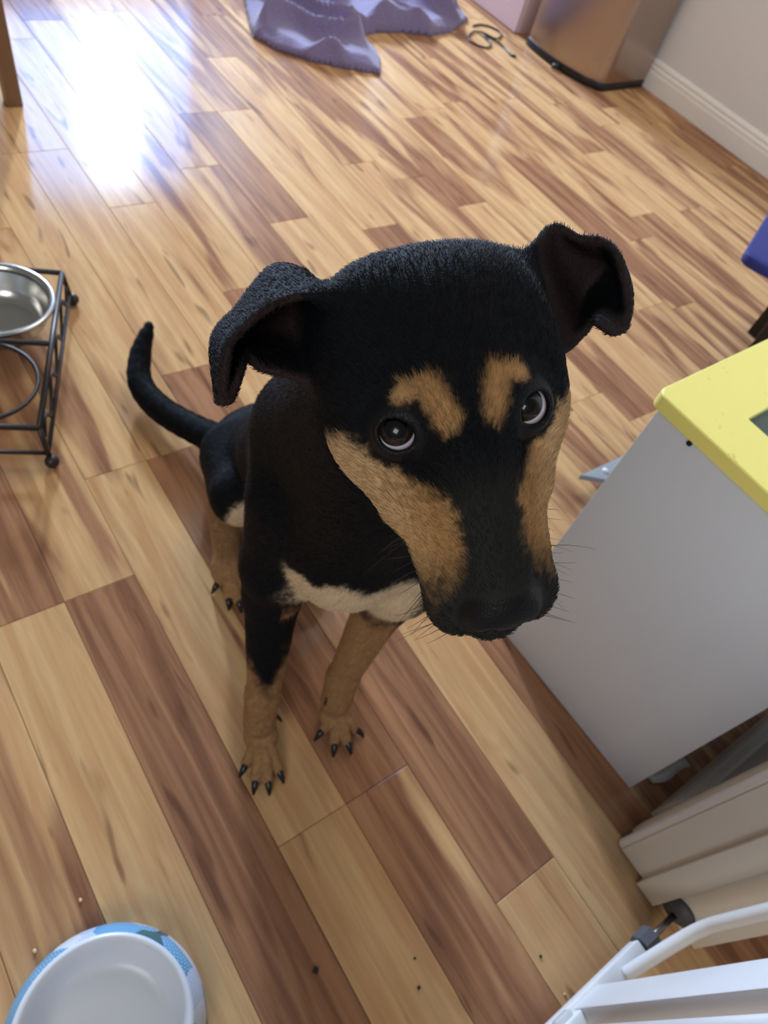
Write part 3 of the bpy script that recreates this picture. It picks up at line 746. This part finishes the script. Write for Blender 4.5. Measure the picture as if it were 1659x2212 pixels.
# --- distance field sampled only near the skin, then meshed
h = 0.0020; BS = 8
lo = A(.12, .0, -.012); 
def prim(pr, P):
    if pr[0] == 'c':
        _, a, b, ra, rb, k, s = pr
        ab = b - a; t = np.clip(((P - a) @ ab) / (ab @ ab), 0, 1)
        return np.linalg.norm(P - a - t[..., None] * ab, axis=-1) - (ra + (rb - ra) * t)
    _, c, rad, ax, k, s = pr
    q = (P - c) @ ax.T
    k0 = np.linalg.norm(q / rad, axis=-1); k1 = np.linalg.norm(q / rad ** 2, axis=-1)
    return k0 * (k0 - 1) / np.maximum(k1, 1e-9)
def bounds(pr):
    if pr[0] == 'c': return (pr[1] + pr[2]) / 2, np.linalg.norm(pr[1] - pr[2]) / 2 + max(pr[3], pr[4])
    return pr[1], max(pr[2])
def smin(d, e, k):
    hh = np.maximum(k - np.abs(d - e), 0) / k
    return np.minimum(d, e) - hh * hh * k * 0.25
bw = h * BS
hi = A(.62, 1.12, .95)
nb = np.ceil((hi - lo) / bw).astype(int)
gi = np.stack(np.meshgrid(*[np.arange(n) for n in nb], indexing='ij'), -1).reshape(-1, 3)
bc_ = lo + (gi + 0.5) * bw
D = np.full(len(bc_), 1.0)
for pr in PR:
    c, r = bounds(pr); k = pr[-2]
    sel = np.nonzero(np.linalg.norm(bc_ - c, axis=1) < r + 0.06)[0]
    if len(sel) == 0: continue
    e = prim(pr, bc_[sel])
    D[sel] = smin(D[sel], e, k) if pr[-1] > 0 else np.where(D[sel] < -0.02, D[sel], D[sel])
act = np.abs(D) < bw * 1.05
ei = np.floor((EW - lo) / bw).astype(int)
for off in np.ndindex(3, 3, 3):
    q = ei + np.array(off) - 1
    f_ = np.floor((EW + (np.array(off) - 1) * 0.008 - lo) / bw).astype(int)
    act[(f_[:, 0] * nb[1] + f_[:, 1]) * nb[2] + f_[:, 2]] = True
gi = gi[act]; bc_ = bc_[act]; nB = len(gi)
ar = np.arange(BS + 1)
lg = np.stack(np.meshgrid(ar, ar, ar, indexing='ij'), -1).reshape(-1, 3)
D = np.full((nB, len(lg)), 1.0, np.float64)
half = bw * 0.5 * math.sqrt(3)
def pts_of(sel): return lo + (gi[sel][:, None, :] * BS + lg[None]) * h
def run(prs):
    for pr in prs:
        c, r = bounds(pr); k = pr[-2]
        sel = np.nonzero(np.linalg.norm(bc_ - c, axis=1) < r + half + k + 0.02)[0]
        if len(sel) == 0: continue
        e = prim(pr, pts_of(sel))
        if pr[-1] > 0: D[sel] = smin(D[sel], e, k)
        else: D[sel] = -smin(-D[sel], e, k)
run([p for p in PR if p[-1] > 0])
# ears
E_ = np.full((nB, len(lg)), 1.0)
for p in EW:
    sel = np.nonzero(np.max(np.abs(bc_ - p), axis=1) < bw * 0.5 + 0.012)[0]
    E_[sel] = np.minimum(E_[sel], np.linalg.norm(pts_of(sel) - p, axis=-1) - ER_)
D = smin(D, E_, 0.010)
run([p for p in PR if p[-1] < 0])
del E_
D = D.reshape(nB, BS + 1, BS + 1, BS + 1)
S = D < 0
# cells with a sign change -> one vertex each
c8 = [(a, b, c) for a in (0, 1) for b in (0, 1) for c in (0, 1)]
cnt = sum(S[:, a:a + BS, b:b + BS, c:c + BS].astype(np.int8) for a, b, c in c8)
mix = (cnt > 0) & (cnt < 8)
bi, ci, cj, ck = np.nonzero(mix)
acc = np.zeros((len(bi), 3)); num = np.zeros(len(bi))
vals = {o: D[bi, ci + o[0], cj + o[1], ck + o[2]] for o in c8}
for o in c8:
    for ax_ in range(3):
        if o[ax_] == 1: continue
        o2 = list(o); o2[ax_] = 1; o2 = tuple(o2)
        a_, b_ = vals[o], vals[o2]; cr_ = (a_ < 0) != (b_ < 0)
        t_ = np.where(cr_, a_ / (a_ - b_ + 1e-15), 0)
        p_ = np.array(o, float)[None] + np.zeros((len(bi), 3)); p_[:, ax_] += t_
        acc[cr_] += p_[cr_]; num[cr_] += 1
gc = gi[bi] * BS + np.stack([ci, cj, ck], -1)
V = lo + (gc + acc / num[:, None]) * h
DIM = nb * BS + 4
cid = (gc[:, 0].astype(np.int64) * DIM[1] + gc[:, 1]) * DIM[2] + gc[:, 2]
order = np.argsort(cid); cid = cid[order]; V = V[order]
def look(g):
    q = (g[:, 0].astype(np.int64) * DIM[1] + g[:, 1]) * DIM[2] + g[:, 2]
    k = np.clip(np.searchsorted(cid, q), 0, len(cid) - 1); return np.where(cid[k] == q, k, -1)
F = []
for ax_ in range(3):
    a_ = S[:, :BS, :BS, :BS]; sl = [slice(0, BS)] * 3; sl[ax_] = slice(1, BS + 1)
    b_ = S[(slice(None),) + tuple(sl)]
    e0, x_, y_, z_ = np.nonzero(a_ != b_)
    g = gi[e0] * BS + np.stack([x_, y_, z_], -1)
    o1, o2 = [q for q in range(3) if q != ax_]
    if ax_ == 1: o1, o2 = o2, o1
    u1 = np.zeros(3, int); u1[o1] = 1; u2 = np.zeros(3, int); u2[o2] = 1
    q = np.stack([look(g), look(g - u1), look(g - u1 - u2), look(g - u2)], -1)
    ins = a_[e0, x_, y_, z_]
    q = np.where(ins[:, None], q, q[:, ::-1])
    F.append(q[(q >= 0).all(1)])
F = np.concatenate(F)
V[:, 2] = np.maximum(V[:, 2], 0.0005)
# light smoothing
eA = np.concatenate([F[:, 0], F[:, 1], F[:, 2], F[:, 3]]); eB = np.concatenate([F[:, 1], F[:, 2], F[:, 3], F[:, 0]])
deg = np.bincount(eA, minlength=len(V)).astype(float); deg[deg == 0] = 1
def avg(W): return np.stack([np.bincount(eA, W[eB, c], len(V)) for c in range(W.shape[1])], -1) / deg[:, None]
for _ in range(3):
    V = V + 0.5 * (avg(V) - V); V = V - 0.52 * (avg(V) - V) * 0.9

# --- coat markings, by place on the body
L = ((V - HO) @ HB.T) * 1000.0
def sst(x, a, b): t = np.clip((x - a) / (b - a), 0, 1); return t * t * (3 - 2 * t)
def vnoise(P, s, seed):
    r = np.random.default_rng(seed); T = r.random((32, 32, 32))
    Q = P * s; i = np.floor(Q).astype(int); fr = Q - i; fr = fr * fr * (3 - 2 * fr); out = 0
    for o in c8:
        w = np.prod(np.where(np.array(o) == 1, fr, 1 - fr), axis=1)
        out = out + w * T[(i[:, 0] + o[0]) % 32, (i[:, 1] + o[1]) % 32, (i[:, 2] + o[2]) % 32]
    return out
nz1 = vnoise(V, 260, 1) - .5; nz2 = vnoise(V, 900, 2) - .5; nz0 = vnoise(V, 70, 3) - .5
jit = nz1 * .6 + nz2 * .5
def seg2(px, py, a, b):
    e = np.array(b) - np.array(a); t = np.clip(((px - a[0]) * e[0] + (py - a[1]) * e[1]) / (e @ e), 0, 1)
    return np.hypot(px - a[0] - t * e[0], py - a[1] - t * e[1])
ax0 = np.abs(L[:, 0]); ly = L[:, 1]; lz = L[:, 2]
ishead = (np.linalg.norm(L - A(0, 45, 0), axis=1) < 150) & (V[:, 2] > 0.62)
head = ishead & (ly > -75)
tan = np.zeros(len(V))
br = np.minimum(seg2(ax0, ly, (30, 39), (19, 37)) - 3.8, seg2(ax0, ly, (17.5, 41), (11.5, 58)) - 5.4)
tan = np.maximum(tan, (1 - sst(br + jit * 7, -2.5, 4.0)) * (head & (lz > 5)))
stripe = np.interp(ly, [60, 75, 88, 100, 120, 136, 150], [34, 31, 21, 16.5, 15.5, 19, 30])
yl = np.interp(ax0, [20, 30, 44, 63, 75], [92, 78, 62, 45, 40])
side_ = sst(ax0 + jit * 7, stripe - 3, stripe + 4) * sst(ly + jit * 9, yl - 4, yl + 6) * (1 - sst(ly + jit * 26, 112, 146)) 
eyed = np.minimum(np.linalg.norm(L - A(-33.5, 53, 24), axis=1), np.linalg.norm(L - A(33.5, 53, 24), axis=1))
side_ = side_ * sst(eyed + jit * 6, 17, 24)
lz0 = np.interp(ly, [70, 96, 140], [-17, -9, -3]); lips = sst(lz + jit * 6, lz0 - 4, lz0 + 4) 
tan = np.maximum(tan, side_ * lips * head)
# chest, legs, feet
x, y, z = V[:, 0], V[:, 1], V[:, 2]
body = ~head
def blob(c, r, lo_=.8, hi_=1.1):
    d = np.linalg.norm((V - A(*c)) / A(*r), axis=1) + nz1 * .22 + nz2 * .12
    return 1 - sst(d, lo_, hi_)
CH1 = (.300, .275, .372); CH2 = (.370, .245, .372)
acr = (V - A(.345, .31, .4)) @ A(.82, -.57, 0); fwd = (V - A(.345, .31, .4)) @ A(-.57, -.82, 0)
legr = np.hypot(x - .287, y - .352)
cream = (1 - sst(z + nz0 * .02 + nz1 * .008 + nz2 * .004 + np.abs(acr + .005) * .42, .458, .474)) * sst(z, .31, .33) * (1 - sst(np.abs(acr - .008) + nz1 * .02, .075, .095)) * (fwd > -.02) * sst(legr + nz1 * .006, .044, .054) * body * (y < .45)
fr = (np.hypot(x - .267, y - .29) < .13) & (z < .30) & (x < .315 + np.clip(.1 - z, 0, .02)) & (y < .42)
flg = (np.hypot(x - .39, y - .25) < .13) & (z < .36) & ~fr & (y < .40)
frontness = ((V - A(.272, .322, .2)) @ A(-.45, -.89, 0)) 
tan = np.maximum(tan, fr * (1 - sst(z + nz0 * .05 + nz1 * .03 + np.clip(.02 - np.abs(x - .264), 0, .02) * 3.0, .17, .235)))
tan = np.maximum(tan, flg * (1 - sst(z + nz0 * .03 + nz1 * .03 + np.clip(x - .40, 0, .03) * 4.5, .27, .34)))
hindf = (y > .42) & (z < .115) & (y < .74) & (np.hypot(x - .36, y - .6) < .16)
tan = np.maximum(tan, hindf * (1 - sst(z + nz1 * .03, .07, .105)))
tan = np.maximum(tan, ((y > .42) & (x > .44) & (z < .10) & (y < .70)) * 1.0 * (1 - sst(z, .06, .09)))
cream = np.maximum(cream, blob((.352, .520, .190), (.034, .034, .045)) * (y > .45))
tailund = ((y > .77) & (z < .035)) * 0.5
tan = np.maximum(tan, tailund)
nose = (1 - sst(np.linalg.norm((L - A(0, 151, 10)) / A(23, 15.5, 17.5), axis=1), .96, 1.08)) * head
lidm = (1 - sst(eyed, 15.3, 17.5)) * head
# ear insides a little brown and pink
earm = (ax0 > 68) & ishead & (ly < 30)
BLACK = A(.0026, .0034, .0050); TAN = A(.33, .185, .074); TAN2 = A(.46, .305, .155); CREAM = A(.56, .43, .28); NOSE = A(.0065, .0068, .0075); INN = A(.060, .034, .030)
col = np.repeat(BLACK[None], len(V), 0)
gm = (sst(ly + jit * 10, 70, 108) * head)[:, None]; col = col * (1 - gm) + A(.0150, .0152, .0140) * gm
tmix = sst(ax0, 22, 55)[:, None] * head[:, None]
tcol = TAN * (1 - tmix) + TAN2 * tmix
tcol = np.where(body[:, None], A(.30, .165, .075), tcol)
tcol = tcol * (1 + nz1 * .35 + nz2 * .35)[:, None]
col = col * (1 - tan[:, None]) + tcol * tan[:, None]
col = col * (1 - cream[:, None]) + (CREAM * (1 + nz1 * .2)[:, None]) * cream[:, None]
bare = np.maximum(nose, lidm)
col = col * (1 - bare[:, None]) + NOSE * bare[:, None]

me = bpy.data.meshes.new('dog')
me.vertices.add(len(V)); me.vertices.foreach_set('co', V.astype(np.float32).ravel())
me.loops.add(len(F) * 4); me.loops.foreach_set('vertex_index', F.astype(np.int32).ravel())
me.polygons.add(len(F)); me.polygons.foreach_set('loop_start', np.arange(0, len(F) * 4, 4, dtype=np.int32))
me.polygons.foreach_set('use_smooth', np.ones(len(F), bool))
me.update(calc_edges=True); me.validate()
nrm = np.zeros(len(V) * 3, np.float32); me.vertices.foreach_get('normal', nrm); nrm = nrm.reshape(-1, 3).astype(float)
# brown inside of the ears: the skin that faces the cheek side
inner = earm & ((nrm @ (HF * .75 + HN * .65)) > 0.15)
rim_n = sst((nrm @ (HF * .75 + HN * .65)), .1, .6) * earm * .32
col = col * (1 - rim_n[:, None]) + INN * rim_n[:, None]
ca = me.color_attributes.new('coat', 'FLOAT_COLOR', 'POINT')
ca.data.foreach_set('color', np.concatenate([np.clip(col, 0, 1), np.ones((len(V), 1))], 1).astype(np.float32).ravel())
gl = me.attributes.new('bare', 'FLOAT', 'POINT'); gl.data.foreach_set('value', bare.astype(np.float32))

M_COAT, ntd, bd = new_mat('dog_coat')
an = N(ntd, 'ShaderNodeAttribute'); an.attribute_name = 'coat'; ntd.links.new(an.outputs['Color'], bd.inputs['Base Color'])
ab_ = N(ntd, 'ShaderNodeAttribute'); ab_.attribute_name = 'bare'
mr = N(ntd, 'ShaderNodeMapRange'); mr.inputs[3].default_value = 0.75; mr.inputs[4].default_value = 0.48; ntd.links.new(ab_.outputs['Fac'], mr.inputs[0]); ntd.links.new(mr.outputs[0], bd.inputs['Roughness'])
bd.inputs['Specular IOR Level'].default_value = 0.14
tcn = N(ntd, 'ShaderNodeTexCoord'); nse = N(ntd, 'ShaderNodeTexVoronoi'); nse.inputs['Scale'].default_value = 700
ntd.links.new(tcn.outputs['Object'], nse.inputs['Vector'])
bmp = N(ntd, 'ShaderNodeBump'); bmp.inputs['Strength'].default_value = 0.35; bmp.inputs['Distance'].default_value = 0.0008
ntd.links.new(nse.outputs['Distance'], bmp.inputs['Height']); ntd.links.new(bmp.outputs['Normal'], bd.inputs['Normal'])
me.materials.append(M_COAT)
dog = bpy.data.objects.new('dog', me); put(dog, label='black and tan dog sitting on the wood floor looking up', cat='dog')
dog['base'] = [0.0, 0.0, 0.0]

# --- short fur
M_FUR, ntf, bf = new_mat('dog_fur')
an = N(ntf, 'ShaderNodeAttribute'); an.attribute_name = 'coat'; ntf.links.new(an.outputs['Color'], bf.inputs['Base Color'])
bf.inputs['Roughness'].default_value = 0.5; bf.inputs['Specular IOR Level'].default_value = 0.15
fc = V[F].mean(1); fn = nrm[F].mean(1); fn /= np.maximum(np.linalg.norm(fn, axis=1), 1e-9)[:, None]
fb_ = bare[F].max(1); fhead = ishead[F].any(1)
fcol = col[F].mean(1)
ok = (fb_ < .25) & (fc[:, 2] > .004)
dens = np.where(fhead, 1.5, 0.75)
reps = rng.poisson(dens) * ok
ids = np.repeat(np.arange(len(F)), reps); nh = len(ids)
w4 = rng.random((nh, 4)); w4 /= w4.sum(1)[:, None]
root = (V[F[ids]] * w4[..., None]).sum(1); hn = fn[ids]
flow = np.zeros((nh, 3)); Lr = ((root - HO) @ HB.T) * 1000
hd = fhead[ids]
flow[hd] = -HF
sd_ = np.clip(Lr[hd, 0] / 60, -1, 1); flow[hd] += HR * (sd_ * .55)[:, None]
flow[hd] += HN * (-.25)
legz = np.clip((.40 - root[:, 2]) / .15, 0, 1)
bodyflow = A(.10, .55, -.75); flow[~hd] = bodyflow
tl = root[:, 1] > .76; flow[tl] = A(-.45, .8, .05)
lw = (legz * (root[:, 1] < .45))[:, None]; flow = np.where(hd[:, None], flow, flow * (1 - lw) + A(0, .05, -1) * lw)
flow += rng.normal(0, .16, (nh, 3))
tg = flow - hn * (flow * hn).sum(1)[:, None]; tg /= np.maximum(np.linalg.norm(tg, axis=1), 1e-6)[:, None]
ln = np.where(hd, .0052, .0075) * rng.uniform(.6, 1.15, nh)
earh = (np.abs(Lr[:, 0]) > 62) & hd; ln = np.where(earh, .0036, ln)
muz = hd & (Lr[:, 1] > 95); ln = np.where(muz, ln * .62, ln)
eyn = np.minimum(np.linalg.norm(Lr - A(-33.5, 53, 24), axis=1), np.linalg.norm(Lr - A(33.5, 53, 24), axis=1)); ln = np.where(eyn < 24, ln * .45, ln)
feet = root[:, 2] < .05; ln = np.where(feet, ln * .28, ln)
lift = np.where(earh, .16, np.where(hd, .26, .22)) * rng.uniform(.5, 1.5, nh)
P0 = root - hn * .0004
P1 = root + (tg * .5 + hn * (lift * .62)[:, None]) * ln[:, None]
P2 = root + (tg * 1.0 + hn * (lift * .85)[:, None]) * ln[:, None]
P2[:, 2] = np.maximum(P2[:, 2], .001); P1[:, 2] = np.maximum(P1[:, 2], .001)
hc = bpy.data.hair_curves.new('fur'); hc.add_curves([3] * nh)
hc.attributes['position'].data.foreach_set('vector', np.stack([P0, P1, P2], 1).astype(np.float32).ravel())
ra = hc.attributes.get('radius') or hc.attributes.new('radius', 'FLOAT', 'POINT')
rw = np.tile(A(.00017, .00013, .00002), (nh, 1)); ra.data.foreach_set('value', rw.astype(np.float32).ravel())
hcol = np.clip(fcol[ids] * rng.uniform(.75, 1.35, (nh, 1)), 0, 1)
at_ = hc.attributes.new('coat', 'FLOAT_COLOR', 'CURVE'); at_.data.foreach_set('color', np.concatenate([hcol, np.ones((nh, 1))], 1).astype(np.float32).ravel())
hc.materials.append(M_FUR)
fur = bpy.data.objects.new('fur', hc); put(fur, dog, kind='stuff', label='short glossy black and tan fur')
print('dog faces', len(F), 'hairs', nh, 'planks', npl)

# --- eyes
def eye_mat():
    m, nt, b = new_mat('eye')
    tc = N(nt, 'ShaderNodeTexCoord'); sp = N(nt, 'ShaderNodeSeparateXYZ'); nm = N(nt, 'ShaderNodeVectorMath'); nm.operation = 'NORMALIZE'
    nt.links.new(tc.outputs['Object'], nm.inputs[0]); nt.links.new(nm.outputs[0], sp.inputs[0])
    cz = sp.outputs[2]
    iris = smooth_range(nt, cz, 0.66, 0.70); pup = smooth_range(nt, cz, 0.86, 0.885)
    th = math_node(nt, 'ARCTAN2', sp.outputs[1], sp.outputs[0])
    rays = noise_at(nt, math_node(nt, 'MULTIPLY', th, 9.0), cz, 0.0, 1.6, 3)
    ic = mixc(nt, rays, lin(22, 16, 14), lin(46, 31, 23))
    scl = mixc(nt, smooth_range(nt, cz, 0.25, 0.62), lin(120, 92, 90), lin(196, 192, 204))
    limb = smooth_range(nt, cz, 0.60, 0.67)
    scl = mixc(nt, limb, scl, lin(40, 28, 26))
    col = mixc(nt, iris, scl, ic); col = mixc(nt, pup, col, lin(6, 6, 8))
    nt.links.new(col, b.inputs['Base Color']); b.inputs['Roughness'].default_value = 0.3; b.inputs['Specular IOR Level'].default_value = 0.1; b.inputs['Coat Weight'].default_value = 0.5; b.inputs['Coat Roughness'].default_value = 0.02
    return m
M_EYE = eye_mat()
for ec, od in EYES:
    bm = bmesh.new(); bmesh.ops.create_uvsphere(bm, u_segments=40, v_segments=28, radius=.0120)
    for v_ in bm.verts:                                   # cornea bulges a little
        c_ = v_.co.normalized().z
        if c_ > .68: v_.co *= 1 + .06 * (c_ - .68) / .32
    p_ = hl(*ec); gz = np.array([0, 0, CAM_H]) - p_; gz = gz / np.linalg.norm(gz)
    gz = gz + .16 * (-HF) + .10 * HR * np.sign(ec[0]); gz /= np.linalg.norm(gz)
    q_ = Vector(gz).to_track_quat('Z', 'Y')
    o = from_bm('eye', bm, M_EYE, dog, smooth=True, label='dark brown eye with a white crescent below')
    o.location = p_; o.rotation_euler = q_.to_euler()

# --- claws
M_CLAW = plain('black_claw', lin(16, 17, 19), 0.3)
def claw(base, tip_, r=.0048):
    base = A(*base); tip_ = A(*tip_); midp = (base + tip_) / 2 + A(0, 0, .0035)
    P_ = smooth_path([base, midp, tip_], 4); rr = np.interp(np.linspace(0, 1, len(P_)), [0, .6, 1], [r, r * .75, .0016])
    v, f = sweep(P_, rr, 8); mesh('claw', v, f, M_CLAW, dog, smooth=True)
for key, lst in TIPS.items():
    for pc_, t_ in lst:
        d_ = t_ - pc_; d_[2] = 0; d_ /= np.linalg.norm(d_)
        claw(t_ + d_ * .002 + A(0, 0, .002), t_ + d_ * .0195 + A(0, 0, -.0100), .0058)
claw((.276, .280, .072), (.286, .268, .056), .004); claw((.360, .264, .088), (.349, .255, .070), .004)

# --- whiskers
M_WH = plain('whisker', lin(24, 20, 18), 0.4)
for s in (-1, 1):
    for i in range(24):
        yy_ = rng.uniform(95, 158); zz_ = rng.uniform(-26, -4)
        hw_ = np.interp(yy_, [95, 138, 158], [38, 33, 25])
        r0 = A(s * (hw_ - 3), yy_, zz_); ln_ = rng.uniform(12, 26) * (1.5 if rng.random() < .25 else 1)
        dr_ = A(s * rng.uniform(.6, 1.0), rng.uniform(.0, .8) * (1 if yy_ > 125 else .3), rng.uniform(-.5, .2)); dr_ /= np.linalg.norm(dr_)
        bend = A(0, rng.uniform(-.25, .35), -.35)
        P_ = [hl(*(r0 + dr_ * ln_ * t + bend * ln_ * t * t * .6)) for t in np.linspace(0, 1, 7)]
        v, f = sweep(P_, np.linspace(.00022, .00006, 7), 4); mesh('whisker', v, f, M_WH, dog, smooth=True)
